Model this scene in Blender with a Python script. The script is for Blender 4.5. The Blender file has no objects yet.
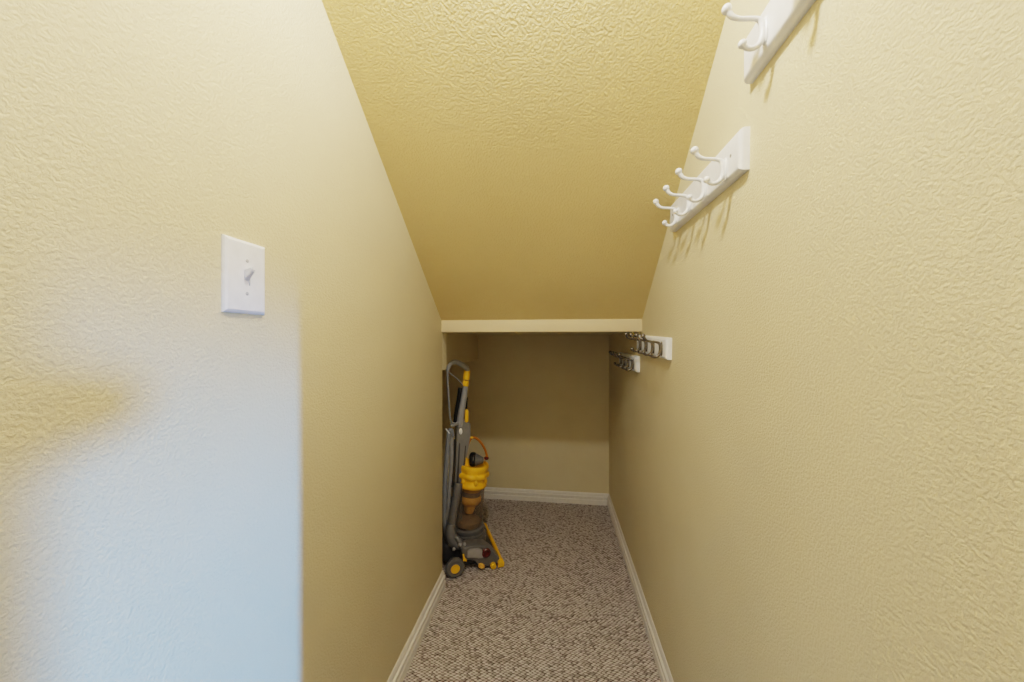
import bpy, bmesh, math, random
from mathutils import Vector, Matrix
random.seed(7)
PI = math.pi
C = bpy.context.scene.collection
EYE = 1.064                      # camera height above the carpet

# ------------------------------------------------------------------ materials
def new_mat(name):
    m = bpy.data.materials.new(name); m.use_nodes = True
    nt = m.node_tree; b = nt.nodes['Principled BSDF']
    return m, nt, b

def plastic(name, col, rough=0.4, metal=0.0, spec=0.5, bump=0.0):
    m, nt, b = new_mat(name)
    n = nt.nodes.new('ShaderNodeTexNoise'); n.inputs['Scale'].default_value = 55; n.inputs['Detail'].default_value = 3
    geo = nt.nodes.new('ShaderNodeNewGeometry'); nt.links.new(geo.outputs['Position'], n.inputs['Vector'])
    r = nt.nodes.new('ShaderNodeValToRGB'); e = r.color_ramp.elements
    e[0].position = .3; e[1].position = .7
    e[0].color = (*[c * .95 for c in col], 1); e[1].color = (*[min(1, c * 1.03) for c in col], 1)
    nt.links.new(n.outputs['Fac'], r.inputs['Fac']); nt.links.new(r.outputs['Color'], b.inputs['Base Color'])
    b.inputs['Roughness'].default_value = rough; b.inputs['Metallic'].default_value = metal
    b.inputs['Specular IOR Level'].default_value = spec
    return m

def wall_mat(name, col, bump=0.4, scale=260):
    m, nt, b = new_mat(name)
    geo = nt.nodes.new('ShaderNodeNewGeometry')
    big = nt.nodes.new('ShaderNodeTexNoise'); big.inputs['Scale'].default_value = 2.6; big.inputs['Detail'].default_value = 4
    nt.links.new(geo.outputs['Position'], big.inputs['Vector'])
    r = nt.nodes.new('ShaderNodeValToRGB'); e = r.color_ramp.elements
    e[0].position = .25; e[1].position = .6
    e[0].color = (col[0] * .93, col[1] * .92, col[2] * .9, 1); e[1].color = (*col, 1)
    nt.links.new(big.outputs['Fac'], r.inputs['Fac']); nt.links.new(r.outputs['Color'], b.inputs['Base Color'])
    n1 = nt.nodes.new('ShaderNodeTexNoise'); n1.inputs['Scale'].default_value = scale
    n1.inputs['Detail'].default_value = 2.5; n1.inputs['Roughness'].default_value = .5; n1.inputs['Distortion'].default_value = .25
    nt.links.new(geo.outputs['Position'], n1.inputs['Vector'])
    rr = nt.nodes.new('ShaderNodeValToRGB'); q = rr.color_ramp.elements   # knock the peaks flat
    q[0].position = .36; q[1].position = .62
    nt.links.new(n1.outputs['Fac'], rr.inputs['Fac'])
    n2 = nt.nodes.new('ShaderNodeTexNoise'); n2.inputs['Scale'].default_value = scale * 4; n2.inputs['Detail'].default_value = 2
    nt.links.new(geo.outputs['Position'], n2.inputs['Vector'])
    mx = nt.nodes.new('ShaderNodeMath'); mx.operation = 'MULTIPLY_ADD'
    nt.links.new(n2.outputs['Fac'], mx.inputs[0]); mx.inputs[1].default_value = .25
    nt.links.new(rr.outputs['Color'], mx.inputs[2])
    bp = nt.nodes.new('ShaderNodeBump'); bp.inputs['Strength'].default_value = bump; bp.inputs['Distance'].default_value = .0016
    nt.links.new(mx.outputs['Value'], bp.inputs['Height']); nt.links.new(bp.outputs['Normal'], b.inputs['Normal'])
    b.inputs['Roughness'].default_value = .62; b.inputs['Specular IOR Level'].default_value = .3
    return m

def carpet_mat():
    m, nt, b = new_mat('berber_carpet')
    geo = nt.nodes.new('ShaderNodeNewGeometry')
    mp = nt.nodes.new('ShaderNodeMapping'); mp.inputs['Rotation'].default_value = (0, 0, math.radians(33))
    mp.inputs['Scale'].default_value = (82, 138, 1)
    nt.links.new(geo.outputs['Position'], mp.inputs['Vector'])
    wob = nt.nodes.new('ShaderNodeTexNoise'); wob.inputs['Scale'].default_value = 14
    nt.links.new(geo.outputs['Position'], wob.inputs['Vector'])
    add = nt.nodes.new('ShaderNodeVectorMath'); add.operation = 'MULTIPLY_ADD'
    nt.links.new(wob.outputs['Color'], add.inputs[0]); add.inputs[1].default_value = (1.6, 1.6, 0)
    nt.links.new(mp.outputs['Vector'], add.inputs[2])
    vo = nt.nodes.new('ShaderNodeTexVoronoi'); vo.voronoi_dimensions = '2D'; vo.inputs['Scale'].default_value = 1
    vo.inputs['Randomness'].default_value = .25
    nt.links.new(add.outputs['Vector'], vo.inputs['Vector'])
    sep = nt.nodes.new('ShaderNodeSeparateColor'); nt.links.new(vo.outputs['Color'], sep.inputs['Color'])
    r = nt.nodes.new('ShaderNodeValToRGB'); e = r.color_ramp.elements      # each loop its own yarn tone
    e[0].position = 0; e[0].color = (.34, .30, .29, 1)
    e[1].position = 1; e[1].color = (.80, .735, .71, 1)
    for p, c in ((.16, (.50, .445, .425)), (.4, (.65, .59, .565)), (.75, (.73, .67, .645))):
        k = e.new(p); k.color = (*c, 1)
    nt.links.new(sep.outputs['Red'], r.inputs['Fac'])
    d = nt.nodes.new('ShaderNodeValToRGB'); q = d.color_ramp.elements      # shade between the loops, painted into the colour
    q[0].position = .30; q[0].color = (1, 1, 1, 1); q[1].position = .66; q[1].color = (.10, .07, .065, 1)
    nt.links.new(vo.outputs['Distance'], d.inputs['Fac'])
    mul = nt.nodes.new('ShaderNodeMix'); mul.data_type = 'RGBA'; mul.blend_type = 'MULTIPLY'; mul.inputs['Factor'].default_value = 1
    nt.links.new(r.outputs['Color'], mul.inputs['A']); nt.links.new(d.outputs['Color'], mul.inputs['B'])
    nt.links.new(mul.outputs['Result'], b.inputs['Base Color'])
    inv = nt.nodes.new('ShaderNodeMath'); inv.operation = 'SUBTRACT'; inv.inputs[0].default_value = 1
    nt.links.new(vo.outputs['Distance'], inv.inputs[1])
    bp = nt.nodes.new('ShaderNodeBump'); bp.inputs['Strength'].default_value = .8; bp.inputs['Distance'].default_value = .006
    nt.links.new(inv.outputs['Value'], bp.inputs['Height']); nt.links.new(bp.outputs['Normal'], b.inputs['Normal'])
    b.inputs['Roughness'].default_value = .95; b.inputs['Specular IOR Level'].default_value = .1
    return m

def clear_mat():
    m, nt, b = new_mat('smoky_clear_plastic')
    out = nt.nodes['Material Output']
    tr = nt.nodes.new('ShaderNodeBsdfTransparent'); tr.inputs['Color'].default_value = (.80, .76, .70, 1)
    lw = nt.nodes.new('ShaderNodeLayerWeight'); lw.inputs['Blend'].default_value = .35
    mr = nt.nodes.new('ShaderNodeMapRange'); mr.inputs['To Min'].default_value = .12; mr.inputs['To Max'].default_value = .65
    nt.links.new(lw.outputs['Facing'], mr.inputs['Value'])
    b.inputs['Base Color'].default_value = (.30, .25, .20, 1); b.inputs['Roughness'].default_value = .12
    mix = nt.nodes.new('ShaderNodeMixShader')
    nt.links.new(mr.outputs['Result'], mix.inputs['Fac']); nt.links.new(tr.outputs['BSDF'], mix.inputs[1])
    nt.links.new(b.outputs['BSDF'], mix.inputs[2]); nt.links.new(mix.outputs['Shader'], out.inputs['Surface'])
    return m

WALLC = (.715, .622, .405)
M = dict(
    wall=wall_mat('cream_yellow_wall', WALLC),
    ceil=wall_mat('bounce_warmed_ceiling', (.76, .60, .295), bump=.8, scale=210),  # deeper yellow than the walls: warm bounce light put into the colour
    smooth=wall_mat('smooth_painted_trim', (.74, .605, .37), bump=.06),
    base=plastic('white_painted_wood', (.80, .755, .69), .4),
    white=plastic('gloss_white_paint', (.86, .86, .86), .3),
    cover=plastic('white_switch_plastic', (.84, .85, .88), .28),
    pscrew=plastic('painted_screw', (.50, .50, .52), .35),
    screw=plastic('steel_screw', (.45, .44, .42), .35, 1.0),
    nickel=plastic('brushed_nickel', (.22, .20, .18), .25, 1.0),
    carpet=carpet_mat(), clear=clear_mat(),
    grey=plastic('mid_grey_plastic', (.13, .13, .135), .34),
    silver=plastic('silver_grey_plastic', (.30, .30, .31), .3),
    mid=plastic('warm_grey_plastic', (.21, .205, .20), .36),
    dgrey=plastic('dark_grey_plastic', (.05, .05, .053), .42),
    hose=plastic('blue_grey_hose', (.24, .255, .29), .4),
    black=plastic('black_gloss_plastic', (.012, .012, .014), .16),
    yellow=plastic('yellow_plastic', (.95, .52, .015), .34),
    amber=plastic('dusty_amber_plastic', (.80, .45, .09), .5),
    brown=plastic('dusty_shroud', (.30, .22, .14), .7),
    orange=plastic('burnt_orange_plastic', (.50, .17, .012), .32),
    maroon=plastic('dark_red_plastic', (.10, .012, .012), .25),
    door=plastic('white_door_paint', (.78, .77, .74), .4),
)

# ------------------------------------------------------------------ mesh helpers
def obj(name, bm, mat, parent=None, smooth=True, angle=35):
    bmesh.ops.recalc_face_normals(bm, faces=bm.faces[:])
    me = bpy.data.meshes.new(name); bm.to_mesh(me); bm.free()
    me.materials.append(M[mat])
    if smooth:
        for p in me.polygons: p.use_smooth = True
        me.set_sharp_from_angle(angle=math.radians(angle))
    o = bpy.data.objects.new(name, me); C.objects.link(o)
    if parent: o.parent = parent
    return o

def struct(name, bm, mat, **k):
    o = obj(name, bm, mat, None, **k); o['kind'] = 'structure'; return o

def thing(name, label, cat, loc, rotz=0, group=None):
    o = bpy.data.objects.new(name, None); C.objects.link(o); o.empty_display_size = .05
    o.location = loc; o.rotation_euler = (0, 0, rotz)
    o['label'] = label; o['category'] = cat
    if group: o['group'] = group
    return o

def box(bm, x0, x1, y0, y1, z0, z1, bev=0, seg=2):
    vs = [bm.verts.new((x, y, z)) for x in (x0, x1) for y in (y0, y1) for z in (z0, z1)]
    fs = [bm.faces.new([vs[i] for i in f]) for f in ((0, 1, 3, 2), (4, 6, 7, 5), (0, 4, 5, 1), (2, 3, 7, 6), (0, 2, 6, 4), (1, 5, 7, 3))]
    if bev:
        es = list({e for f in fs for e in f.edges})
        bmesh.ops.bevel(bm, geom=es, offset=bev, segments=seg, affect='EDGES', profile=.6)

def poly_extrude(bm, pts, axis, a0, a1, bev=0, seg=2):
    """polygon pts in the plane across `axis`, extruded from a0 to a1"""
    def co(p, a):
        return {'x': (a, p[0], p[1]), 'y': (p[0], a, p[1]), 'z': (p[0], p[1], a)}[axis]
    A = [bm.verts.new(co(p, a0)) for p in pts]; B = [bm.verts.new(co(p, a1)) for p in pts]
    n = len(pts); fa = bm.faces.new(A); fb = bm.faces.new(B[::-1])
    for i in range(n): bm.faces.new((A[i], B[i], B[(i + 1) % n], A[(i + 1) % n]))
    if bev:
        es = list(fa.edges) + list(fb.edges)
        bmesh.ops.bevel(bm, geom=es, offset=bev, segments=seg, affect='EDGES', profile=.5)

def lathe(bm, prof, mat=Matrix(), n=40, mod=None, caps=True):
    """prof: list of (radius, height); revolved about local z then moved by mat"""
    rings = []
    for r, h in prof:
        ring = []
        for i in range(n):
            a = 2 * PI * i / n; rr = r + (mod(a, r, h) if mod else 0)
            ring.append(bm.verts.new(mat @ Vector((rr * math.cos(a), rr * math.sin(a), h))))
        rings.append(ring)
    for A, B in zip(rings, rings[1:]):
        for i in range(n): bm.faces.new((A[i], A[(i + 1) % n], B[(i + 1) % n], B[i]))
    if caps:
        bm.faces.new(rings[0][::-1]); bm.faces.new(rings[-1])

def smooth_path(pts, k=6):
    P = [Vector(p) for p in pts]; out = []
    for i in range(len(P) - 1):
        p0 = P[max(i - 1, 0)]; p1 = P[i]; p2 = P[i + 1]; p3 = P[min(i + 2, len(P) - 1)]
        for j in range(k):
            t = j / k
            out.append(.5 * ((2 * p1) + (p2 - p0) * t + (2 * p0 - 5 * p1 + 4 * p2 - p3) * t * t + (3 * p1 - p0 - 3 * p2 + p3) * t ** 3))
    out.append(P[-1]); return out

def tube(bm, pts, rad, n=14, k=6, flat=1.0, rib=0):
    """tube through pts; rad a number or one radius per point; flat squeezes one cross axis"""
    path = smooth_path(pts, k) if k > 1 else [Vector(p) for p in pts]
    if not hasattr(rad, '__len__'): rad = [rad] * len(pts)
    m = len(path); nr = len(rad) - 1
    def R(i):
        s = i / (m - 1) * nr; j = min(int(s), nr - 1); t = s - j
        r = rad[j] * (1 - t) + rad[j + 1] * t
        return r * (1 + (rib * (1 if i % 2 else -1)))
    T = [(path[min(i + 1, m - 1)] - path[max(i - 1, 0)]).normalized() for i in range(m)]
    up = Vector((0, 0, 1)) if abs(T[0].z) < .9 else Vector((0, 1, 0))
    N = (up - T[0] * up.dot(T[0])).normalized(); rings = []
    for i in range(m):
        N = (N - T[i] * N.dot(T[i])).normalized(); Bn = T[i].cross(N)
        rings.append([bm.verts.new(path[i] + R(i) * (math.cos(2 * PI * j / n) * N + flat * math.sin(2 * PI * j / n) * Bn)) for j in range(n)])
    for A, B in zip(rings, rings[1:]):
        for j in range(n): bm.faces.new((A[j], A[(j + 1) % n], B[(j + 1) % n], B[j]))
    bm.faces.new(rings[0][::-1]); bm.faces.new(rings[-1])

def ball(bm, c, r, sx=1, sy=1, sz=1, u=18, v=12):
    bmesh.ops.create_uvsphere(bm, u_segments=u, v_segments=v, radius=r,
                              matrix=Matrix.Translation(c) @ Matrix.Diagonal((sx, sy, sz, 1)))

def frame(c, axis):
    """matrix whose local z runs along axis, origin at c"""
    a = Vector(axis).normalized()
    return Matrix.Translation(c) @ a.to_track_quat('Z', 'Y').to_matrix().to_4x4()

# ------------------------------------------------------------------ the closet
XL, XR = -.490, .338            # side wall faces
YE = 1.437                      # front of the beam, where the sloped ceiling ends
YB = 2.32                      # back wall
YW = 1.455                      # end of the left wall, start of the alcove
ZB0, ZB1 = EYE + .037, EYE + .088
TAN = .8209
ZC = EYE + 1.36
YF = YE - (ZC - ZB1) / TAN      # where the slope meets the flat ceiling
YK = -.80                       # wall behind
DY0, DY1, DH = -.55, .181, 2.03  # doorway in the right wall
XA = -1.0                       # left side of the alcove
XH = -.530; ZH = EYE - .126     # header over the alcove

bm = bmesh.new(); box(bm, -1.2, 1.6, YK - .1, YB + .1, -.06, 0); struct('floor', bm, 'carpet', smooth=False)
bm = bmesh.new(); box(bm, XA - .1, XL, YK - .1, YW, 0, ZC + .1, .003, 2); struct('wall_left', bm, 'wall')
bm = bmesh.new(); box(bm, XA - .1, XH, YW + .055, YB, ZH, ZC - .6, 0); box(bm, XA - .1, XL, YW, YW + .055, ZH, ZC + .1); struct('wall_left_header', bm, 'wall', smooth=False)
bm = bmesh.new(); box(bm, XA - .1, XA, YW, YB, 0, ZH); struct('wall_alcove', bm, 'wall', smooth=False)
bm = bmesh.new(); box(bm, XA - .1, XR + .1, YB, YB + .1, 0, ZC - .6); struct('wall_back', bm, 'wall', smooth=False)
bm = bmesh.new()
poly_extrude(bm, [(DY1, 0), (YB, 0), (YB, ZC + .1), (YK - .1, ZC + .1), (YK - .1, 0), (DY0, 0), (DY0, DH), (DY1, DH)], 'x', XR, XR + .1)
struct('wall_right', bm, 'wall', smooth=False)
bm = bmesh.new(); box(bm, XL, XR, YK - .1, YK, 0, ZC + .1); struct('wall_front', bm, 'wall', smooth=False)
# sloped underside of the stair, flat part behind the camera
bm = bmesh.new()
poly_extrude(bm, [(YE + .004, ZB1), (YF, ZC), (YK, ZC), (YK, ZC + .1), (YF + .05, ZC + .1), (YE + .1, ZB1 + .1)], 'x', XL, XR)
struct('ceiling', bm, 'ceil', smooth=False)
bm = bmesh.new(); box(bm, XA, XR, YE + .03, YB, ZB0 + .002, ZB1 + .1)
struct('ceiling_alcove', bm, 'wall', smooth=False)
bm = bmesh.new(); box(bm, XL, XR, YE, YE + .04, ZB0, ZB1, .003, 2)
struct('trim_1', bm, 'smooth')

# moulded baseboards
BP = [(0, 0), (.014, 0), (.014, .028), (.0095, .0315), (.0095, .036), (.013, .039), (.013, .051), (.0065, .054), (.0065, .060), (.0045, .0690), (.002, .073), (0, .073)]
bm = bmesh.new(); poly_extrude(bm, [(XL + d, z) for d, z in BP], 'y', YK, YW); struct('baseboard_left', bm, 'base', angle=20)
bm = bmesh.new(); poly_extrude(bm, [(XR - d, z) for d, z in BP], 'y', DY1 + .06, YB); struct('baseboard_right', bm, 'base', angle=20)
bm = bmesh.new(); poly_extrude(bm, [(YB - d, z) for d, z in BP], 'x', XA, XR - .001); struct('baseboard_back', bm, 'base', angle=20)

# open door in the right wall behind the camera; unseen, its edge and lever set to shape the daylight on the left wall
ALPHA = math.radians(79.8)
dbm = bmesh.new(); box(dbm, 0, .72, -.035, 0, .012, 2.01, .002)
door = struct('door_1', dbm, 'door'); door.location = (XR + .105, DY0, 0); door.rotation_euler = (0, 0, PI / 2 - ALPHA)
hb = bmesh.new()
lathe(hb, [(.036, 0), (.036, .006), (.032, .012), (.028, .03), (.021, .060), (.012, .076)], frame((.672, 0, .982), (0, 1, 0)), 24)
obj('door_handle', hb, 'nickel', door)
bm = bmesh.new()
box(bm, XR - .012, XR, DY1, DY1 + .06, 0, DH + .06, .002); box(bm, XR - .012, XR, DY0 - .06, DY0, 0, DH + .06, .002)
box(bm, XR - .012, XR, DY0, DY1, DH, DH + .06, .002); struct('trim_2', bm, 'base')

# ------------------------------------------------------------------ light switch on the left wall
SY0, SY1, SZ0, SZ1 = .4535, .5275, EYE + .043, EYE + .1573
sc_y, sc_z = (SY0 + SY1) / 2, (SZ0 + SZ1) / 2
sw = thing('light_switch', 'white plastic toggle light switch plate on the left yellow wall', 'light switch', (XL, sc_y, sc_z))
bm = bmesh.new(); hy, hz = (SY1 - SY0) / 2, (SZ1 - SZ0) / 2
rings = []
for d, ins in ((0, 0), (.0022, 0), (.0045, .0016), (.0062, .0052), (.0066, .0085)):
    rings.append([bm.verts.new((d, sy * (hy - ins), sz * (hz - ins))) for sy, sz in ((-1, -1), (1, -1), (1, 1), (-1, 1))])
for A, B in zip(rings, rings[1:]):
    for i in range(4): bm.faces.new((A[i], A[(i + 1) % 4], B[(i + 1) % 4], B[i]))
inner = [bm.verts.new((.0066, y, z)) for y, z in ((-.0052, -.0125), (.0052, -.0125), (.0052, .0125), (-.0052, .0125))]
sunk = [bm.verts.new((.0045, v.co.y, v.co.z)) for v in inner]
for i in range(4):
    bm.faces.new((rings[-1][i], rings[-1][(i + 1) % 4], inner[(i + 1) % 4], inner[i]))
    bm.faces.new((inner[i], inner[(i + 1) % 4], sunk[(i + 1) % 4], sunk[i]))
bm.faces.new(sunk)
obj('cover_plate', bm, 'cover', sw, angle=12)
bm = bmesh.new()      # toggle flipped up: a slim tapered paddle
A = [bm.verts.new((.0045, y, z)) for y, z in ((-.0047, -.006), (.0047, -.006), (.0047, .0105), (-.0047, .0105))]
B = [bm.verts.new((.0185, y, z)) for y, z in ((-.0036, .0095), (.0036, .0095), (.0036, .0165), (-.0036, .0165))]
bm.faces.new(A[::-1]); bm.faces.new(B)
for i in range(4): bm.faces.new((A[i], A[(i + 1) % 4], B[(i + 1) % 4], B[i]))
bmesh.ops.bevel(bm, geom=bm.edges[:], offset=.0012, segments=2, affect='EDGES')
obj('toggle', bm, 'cover', sw)
def screw_bm(c, axis, r):
    b = bmesh.new(); lathe(b, [(r, -.001), (r, .0005), (r * .6, .001)], frame(c, axis), 16)
    return b
for z in (-.0257, .0257): obj('screw', screw_bm((.0066, 0, z), (1, 0, 0), .0027), 'pscrew', sw)

# ------------------------------------------------------------------ coat hook rails on the right wall
# local frame: origin at the rail's middle on the wall, -x out of the wall, y along the wall
RL, RT = .385, .018
def rack(hookmat, y, z, label, tilt=0, RH=.075, off=-.016, hz=-.010):
    t = thing('coat_hook_rail', label, 'coat rack', (XR, y, z), 0, 'white coat hook rails on the right wall')
    t.rotation_euler = (tilt, 0, 0)
    b = bmesh.new(); rings = []
    for d, ins in ((0, 0), (.0095, 0), (.0125, .0010), (.0155, .0035), (.0172, .0070), (RT, .0105)):
        rings.append([b.verts.new((-d, sy * (RL / 2 - ins), sz * (RH / 2 - ins))) for sy, sz in ((-1, -1), (1, -1), (1, 1), (-1, 1))])
    for A_, B_ in zip(rings, rings[1:]):
        for i in range(4): b.faces.new((A_[i], A_[(i + 1) % 4], B_[(i + 1) % 4], B_[i]))
    b.faces.new(rings[0][::-1]); b.faces.new(rings[-1])
    obj('backboard', b, 'white', t, angle=25)
    for k in range(4):
        hy_ = off - .127 + .088 * k
        h = bmesh.new(); f = -RT
        # upper arm sweeps from the ball down and in to the plate, then round and out to the lower ball
        tube(h, [(f - .0555, hy_, .036), (f - .049, hy_, .0255), (f - .038, hy_, .0205), (f - .020, hy_, .0185), (f - .009, hy_, .0150),
                 (f - .0042, hy_, .0050), (f - .0045, hy_, -.010), (f - .009, hy_, -.0215), (f - .018, hy_, -.0275), (f - .027, hy_, -.0265), (f - .033, hy_, -.0205)],
             [.0052, .0042, .0034, .0034, .0042, .0056, .0054, .0045, .0038, .0038, .0046], 12, 5)
        ball(h, (f - .0562, hy_, .0375), .0073); ball(h, (f - .0335, hy_, -.0195), .0064)
        # slim mounting plate against the board
        lathe(h, [(.0085, 0), (.0085, .002), (.006, .0045)], Matrix.Translation((f, hy_, -.002)) @ Matrix.Diagonal((1, .85, 2.6, 1)) @ frame((0, 0, 0), (-1, 0, 0)), 20)
        obj('hook', h, hookmat, t).location.z = hz
    for s in (-1, 1):
        obj('screw', screw_bm((-RT, s * (RL / 2 - .030), .002), (-1, 0, 0), .0030), 'screw', t)
    return t
rack('white', .654 - RL / 2, EYE + .4850, 'topmost white hook rail, nearest to the viewer and running out of the picture', 0, .075, -.016, -.004)
rack('white', .662 + RL / 2, EYE + .345, 'second highest white hook rail with four white hooks, below and beyond the topmost one', math.radians(1.3), .075, -.016, -.012)
rack('nickel', 1.080 + RL / 2, EYE - .016, 'white rail with four metal hooks just in front of the low beam', math.radians(2.2), .066, -.030, 0)
rack('nickel', 1.480 + RL / 2, EYE - .094, 'farthest and lowest white rail with metal hooks, under the beam in shadow', math.radians(.6), .066, -.030, 0)

# ------------------------------------------------------------------ upright vacuum cleaner
# local frame: x forward, y towards its far side, z up; origin on the carpet under the axle
VA = math.radians(24.8)
vac = thing('vacuum_cleaner', 'grey and yellow bagless upright vacuum cleaner standing on the carpet at the alcove', 'vacuum cleaner', (-.5313, 1.6793, 0), VA)
def vp(name, mat, fn, parent=None, **k):
    b = bmesh.new(); fn(b); return obj(name, b, mat, parent or vac, **k)

# wheels with yellow hub caps
for s in (-1, 1):
    yc = s * .172
    w = vp('wheel', 'grey', lambda b: lathe(b, [(.018, -.014), (.034, -.014), (.040, -.011), (.0425, -.005), (.0425, .005), (.040, .011), (.034, .0135), (.031, .0120), (.024, .0120), (.020, .014), (.006, .014)],
                                            frame((.004, yc, .0425), (0, s, 0)), 40))
    vp('hub_cap', 'yellow', lambda b: lathe(b, [(.0200, .010), (.0200, .0150), (.0185, .0168), (.011, .0172), (.0095, .0160), (.002, .0160)],
                                            frame((.004, yc, .0425), (0, s, 0)), 32), w)
# cleaner head
PROF = [(.040, .060), (.036, .098), (.046, .116), (.066, .121), (.115, .116), (.150, .106), (.172, .088), (.196, .060), (.216, .038), (.219, .016), (.214, .010), (.128, .010), (.120, .030), (.106, .052), (.084, .064), (.060, .058)]
def head(b):
    poly_extrude(b, [(.060, .012), (.060, .052), (.100, .060), (.150, .064), (.180, .054), (.206, .036), (.214, .012)], 'y', -.104, .104, .004, 2)
head_o = vp('cleaner_head', 'dgrey', head, angle=30)
for a0, a1 in ((-.166, -.100), (.100, .166)):
    vp('side_housing', 'grey', lambda b: poly_extrude(b, PROF, 'y', a0, a1, .007, 3), head_o, angle=30)
def panel(b):      # raised side panel of the head
    poly_extrude(b, [(.060, .072), (.062, .104), (.072, .110), (.112, .107), (.128, .098), (.140, .070), (.134, .058), (.112, .060), (.090, .072)], 'y', -.1715, -.160, .003, 2)
vp('side_panel', 'silver', panel, head_o)
# round red intake on the side, small yellow catches and rollers
vp('side_duct', 'maroon', lambda b: lathe(b, [(.021, 0), (.021, .006), (.017, .010), (.013, .008), (.011, .003), (.002, .003)], frame((.150, -.165, .078), (0, -1, 0)), 28), head_o)
vp('release_catch', 'yellow', lambda b: poly_extrude(b, [(.040, .066, -.030, 0), (.040, .090), (.046, .092), (.049, .076), (.058, .066, -.030, 0), (.057, .060)], 'y', -.178, -.164, .002), head_o)
vp('front_roller', 'yellow', lambda b: lathe(b, [(.004, -.010), (.011, -.010), (.0135, -.007), (.0135, .007), (.011, .010), (.004, .010)], frame((.182, -.172, .0155), (0, 1, 0)), 24), head_o)
vp('height_slider', 'amber', lambda b: poly_extrude(b, [(.112, .022), (.114, .034), (.126, .036), (.140, .026), (.142, .014), (.128, .012)], 'y', -.176, -.164, .002), head_o)
def bumper(b):
    tube(b, [(.222, -.172, .022), (.2235, -.12, .024), (.224, 0, .025), (.2235, .12, .024), (.222, .172, .022)], .0095, 12, 4)
    poly_extrude(b, [(.205, .004), (.205, .028), (.214, .036), (.230, .034), (.236, .022), (.234, .004)], 'y', -.180, -.150, .004)
    poly_extrude(b, [(.205, .004), (.205, .028), (.214, .036), (.230, .034), (.236, .022), (.234, .004)], 'y', .150, .180, .004)
vp('bumper', 'yellow', bumper, head_o)
# axle carriage between the wheels and the motor body
def carriage(b):
    tube(b, [(.004, -.160, .0425), (.004, .160, .0425)], .013, 14, 1)
    box(b, -.045, .055, -.105, .105, .025, .115, .022, 3)
vp('axle_carriage', 'dgrey', carriage)
def motor(b):
    lathe(b, [(.066, .070), (.080, .078), (.083, .090), (.083, .108), (.073, .112), (.073, .118), (.0785, .120), (.0785, .134), (.071, .139)], Matrix.Translation((.097, 0, 0)), 48)
    lathe(b, [(.088, .060), (.090, .090), (.080, .104), (.050, .106)], Matrix.Translation((.097, 0, 0)) , 40)
vp('motor_housing', 'grey', motor)
def elbow(b):
    tube(b, [(-.002, -.085, .195), (-.006, -.092, .165), (.000, -.104, .136), (.018, -.116, .116), (.044, -.124, .112)], [.021, .026, .028, .025, .020], 18, 5)
    tube(b, [(.018, -.124, .150), (.032, -.138, .132), (.046, -.146, .102)], [.012, .013, .012], 14, 5)
vp('duct_elbow', 'grey', elbow)
vp('suction_pipe', 'grey', lambda b: tube(b, [(.040, -.058, .372), (.034, -.062, .350), (.020, -.068, .290), (.006, -.074, .220), (-.002, -.082, .165)], [.017, .021, .021, .021, .023], 18, 6))
def clips(b):
    for p in ((.030, -.150, .128), (.052, -.146, .124), (.002, -.150, .112)): ball(b, p, .008)
vp('hinge_knobs', 'silver', clips, head_o)

# dust bin with the cyclone seen through it
BT = Matrix.Translation((.093, 0, .137)) @ Matrix.Rotation(math.radians(6.0), 4, 'Y')
binp = vp('dust_bin', 'clear', lambda b: lathe(b, [(.030, 0), (.068, 0), (.0725, .004), (.0725, .010), (.071, .02), (.0665, .200)], BT, 48, caps=False))
def shroud(b):
    lathe(b, [(.040, .204), (.050, .196), (.050, .178), (.046, .172), (.044, .150), (.050, .146), (.055, .138), (.055, .122), (.046, .108), (.034, .102)], BT, 40)
vp('cyclone_shroud', 'brown', lambda b: lathe(b, [(.048, .172), (.0482, .160), (.048, .148)], BT, 40, caps=False), binp)
vp('cyclone_cone', 'amber', shroud, binp)
vp('inner_cone', 'amber', lambda b: lathe(b, [(.034, .104), (.028, .078), (.022, .060), (.008, .058)], BT, 32), binp)
vp('dust_heap', 'brown', lambda b: lathe(b, [(.060, .003), (.063, .006), (.063, .026), (.050, .034), (.028, .040), (.004, .042)], BT, 40, mod=lambda a, r, h: (.002 * math.sin(5 * a + h * 90) if h > .02 else 0)), binp)
def crown(b):
    def lobes(a, r, h):
        k = max(0, 1 - abs(h - .258) / .032)
        return .0015 + .0095 * k * (abs(math.cos(3.5 * a + .6)) - .45)
    lathe(b, [(.060, .194), (.070, .196), (.0745, .201), (.0750, .214), (.072, .219), (.069, .232), (.071, .242), (.077, .247), (.079, .256), (.077, .266), (.071, .270), (.071, .276), (.074, .281), (.076, .298), (.073, .306), (.064, .307), (.060, .296), (.030, .292)], BT, 84, mod=lobes)
    # raised back prong that carries the handle
    poly_extrude(b, [(.062, .395), (.064, .470), (.072, .492), (.084, .490), (.092, .455), (.104, .425), (.104, .395)], 'y', -.034, .034, .006, 2)
    for i in range(7):    # strap-like ribs down the lower band
        a = 2 * PI * (i + .5) / 7 - .2
        c = BT @ Vector((.0725 * math.cos(a), .0725 * math.sin(a), .232))
        ball(b, c, .012, .8, .8, 1.3, 12, 8)
vp('cyclone_crown', 'yellow', crown, binp, angle=45)
vp('filter_cap', 'black', lambda b: lathe(b, [(.006, -.017), (.026, -.016), (.034, -.010), (.036, 0), (.034, .010), (.028, .015), (.006, .016)], frame((.117, -.020, .468), (.92, -.38, .05)), 36), binp)
vp('filter_cone', 'grey', lambda b: lathe(b, [(.031, .010), (.028, .020), (.018, .042), (.014, .052), (.004, .054)], frame((.117, -.020, .468), (.96, -.26, -.10)), 32), binp)
vp('bin_latch', 'maroon', lambda b: ball(b, (.189, -.006, .463), .012, 1, 1, .8), binp)
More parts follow.
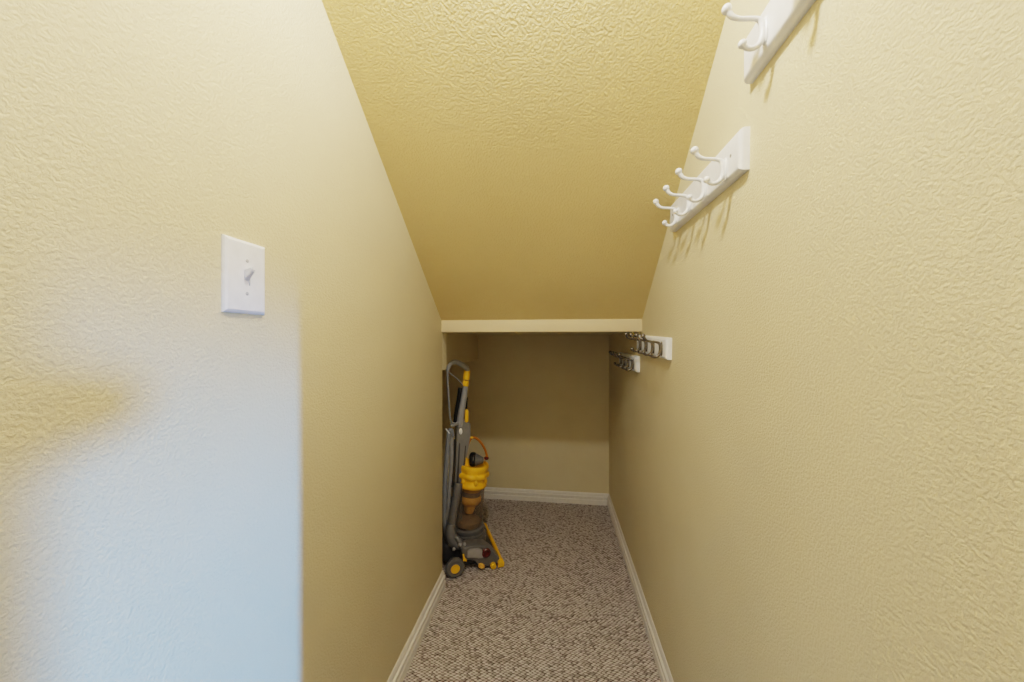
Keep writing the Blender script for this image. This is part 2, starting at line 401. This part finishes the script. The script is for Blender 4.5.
vp('bin_handle', 'orange', lambda b: tube(b, [(.074, -.014, .455), (.082, -.014, .505), (.094, -.014, .552), (.112, -.014, .576), (.134, -.014, .571), (.160, -.013, .545), (.182, -.010, .505), (.193, -.006, .462)], [.0085, .0085, .0072, .0066, .0060, .0060, .0060, .0064], 12, 6), binp)
vp('handle_highlight', 'yellow', lambda b: ball(b, (.110, -.018, .578), .0072, 1.2, 1, .8), binp)  # highlight on top of the handle, put in as a yellow ball

# spine, wand and handle
def spine(b):
    pts = [(.020, .330), (.026, .420), (.032, .560), (.034, .650), (.040, .672), (.060, .678), (.086, .668), (.102, .650), (.102, .600), (.088, .520), (.072, .440), (.064, .330)]
    poly_extrude(b, pts, 'y', -.034, .020, .008, 3)
    box(b, .018, .062, -.030, .030, .100, .340, .010, 2)
sp = vp('spine', 'mid', spine, angle=40)
vp('spine_channel', 'dgrey', lambda b: poly_extrude(b, [(.030, .345), (.044, .560), (.049, .560), (.040, .345)], 'y', -.0365, -.030, .001), sp)
vp('spine_channel', 'dgrey', lambda b: poly_extrude(b, [(.056, .345), (.074, .545), (.079, .545), (.064, .345)], 'y', -.0365, -.030, .001), sp)
vp('spine_button', 'white', lambda b: lathe(b, [(.0080, 0), (.0080, .003), (.005, .006), (.001, .0065)], Matrix.Translation((.052, -.034, .618)) @ Matrix.Diagonal((1, 1, 1.9, 1)) @ frame((0, 0, 0), (0, -1, 0)), 20), sp)
vp('wand', 'silver', lambda b: tube(b, [(.048, -.022, .640), (.056, -.022, .700), (.066, -.022, .760), (.074, -.021, .810), (.078, -.021, .845)], [.0175, .0170, .0155, .0145, .0135], 18, 6))
vp('dark_tube', 'black', lambda b: tube(b, [(.026, -.010, .640), (.034, -.010, .700), (.046, -.010, .770), (.054, -.012, .830)], .011, 12, 12, rib=.07))  # black ribbed tube put in for the dark shadow behind the wand
vp('dark_tube', 'black', lambda b: tube(b, [(.078, -.006, .660), (.082, -.006, .720), (.084, -.010, .780)], .008, 12, 12, rib=.07))
vp('tool_clip', 'yellow', lambda b: poly_extrude(b, [(.072, .664), (.074, .718), (.082, .726), (.090, .718), (.090, .668), (.082, .660)], 'y', -.042, -.020, .003), sp)
def grip_sleeve(b):
    lathe(b, [(.010, 0), (.0145, .003), (.0150, .028), (.012, .030)], frame((.078, -.022, .836), (.10, 0, 1)), 24)
    lathe(b, [(.012, .034), (.0160, .036), (.0165, .076), (.014, .082), (.006, .083)], frame((.078, -.022, .836), (.10, 0, 1)), 24)
    tube(b, [(.064, -.030, .845), (.072, -.030, .868)], .006, 10, 1)
hs = vp('handle_sleeve', 'yellow', grip_sleeve)
vp('handle_grip', 'silver', lambda b: tube(b, [(.088, -.024, .902), (.083, -.028, .926), (.064, -.036, .942), (.042, -.043, .955), (.020, -.049, .961), (.000, -.054, .953), (-.011, -.057, .935), (-.015, -.058, .915)],
                                           [.0105, .0125, .0135, .0130, .0120, .0105, .0090, .0070], 16, 6))
# cord strung from the handle to the lower cord hook and back
def cord(b):
    tube(b, [(-.015, -.0585, .925), (-.015, -.058, .880), (-.010, -.056, .800), (-.005, -.055, .720), (-.001, -.055, .684), (.008, -.055, .668), (.026, -.048, .661)], .0048, 10, 5)
    tube(b, [(-.012, -.057, .915), (.012, -.052, .896), (.040, -.046, .872), (.062, -.040, .846)], .0028, 8, 4)
vp('power_cord', 'hose', cord)
vp('cord_hook', 'silver', lambda b: tube(b, [(.040, -.030, .660), (.024, -.048, .657), (.006, -.056, .654), (.000, -.057, .664)], [.008, .007, .006, .005], 12, 5), sp)
# ribbed hose doubled down the back
vp('stretch_hose', 'hose', lambda b: tube(b, [(.012, -.052, .600), (.004, -.054, .632), (-.008, -.056, .626), (-.014, -.058, .560), (-.020, -.060, .480), (-.026, -.060, .400), (-.030, -.060, .300), (-.028, -.060, .200), (-.018, -.064, .120)],
                                          [.0085, .009, .0095, .011, .0115, .0115, .0115, .0115, .0115], 14, 16, rib=.04))
vp('stretch_hose', 'silver', lambda b: tube(b, [(.004, -.040, .630), (.006, -.050, .560), (.004, -.056, .480), (-.002, -.058, .400), (-.008, -.058, .320), (-.012, -.056, .220)], .0095, 14, 16, rib=.04))
vp('crevice_tool', 'dgrey', lambda b: tube(b, [(.020, -.050, .585), (.018, -.052, .500), (.010, -.054, .420), (.004, -.056, .360)], [.006, .0085, .010, .010], 12, 4, flat=.6))
vp('hose_tie', 'white', lambda b: tube(b, [(-.022, -.050, .640), (-.016, -.062, .632), (-.006, -.066, .620)], .003, 8, 4))

# ------------------------------------------------------------------ light
def lamp(name, kind, loc, energy, col, **k):
    d = bpy.data.lights.new(name, kind); d.energy = energy; d.color = col
    for a, v in k.items(): setattr(d, a, v)
    o = bpy.data.objects.new(name, d); C.objects.link(o); o.location = loc; return o
lamp('closet_bulb', 'POINT', (-.07, .38, EYE + .885), 15, (1, .98, .95), shadow_soft_size=.035)
sp_o = lamp('daylight', 'SPOT', (2.8, -1.12, EYE - .10), 740, (.09, .36, 1.0), shadow_soft_size=.037, spot_size=math.radians(27), spot_blend=.95)
sp_o.rotation_euler = (Vector((-.49, .46, EYE - .68)) - sp_o.location).to_track_quat('-Z', 'Y').to_euler()

fill = lamp('cool_fill', 'AREA', (-.08, -.72, EYE + .25), .5, (.60, .80, 1.0), shape='RECTANGLE', size=.6, size_y=1.3)  # added fill light in front of the closed rear wall, cools the near walls
fill.rotation_euler = (PI / 2, 0, 0)
w = bpy.data.worlds.new('World'); bpy.context.scene.world = w; w.use_nodes = True
bg = w.node_tree.nodes['Background']; bg.inputs['Color'].default_value = (.80, .90, 1, 1); bg.inputs['Strength'].default_value = .25

# ------------------------------------------------------------------ camera
cd = bpy.data.cameras.new('camera'); cd.sensor_width = 36; cd.lens = 348 / 1024 * 36; cd.clip_start = .01
cam = bpy.data.objects.new('camera', cd); C.objects.link(cam)
cam.location = (0, 0, EYE); cam.rotation_euler = (PI / 2 - .0003, 0, .1277)
sc = bpy.context.scene; sc.camera = cam
sc.view_settings.view_transform = 'Filmic'; sc.view_settings.look = 'Medium High Contrast'; sc.view_settings.exposure = .8; sc.view_settings.gamma = 1.0
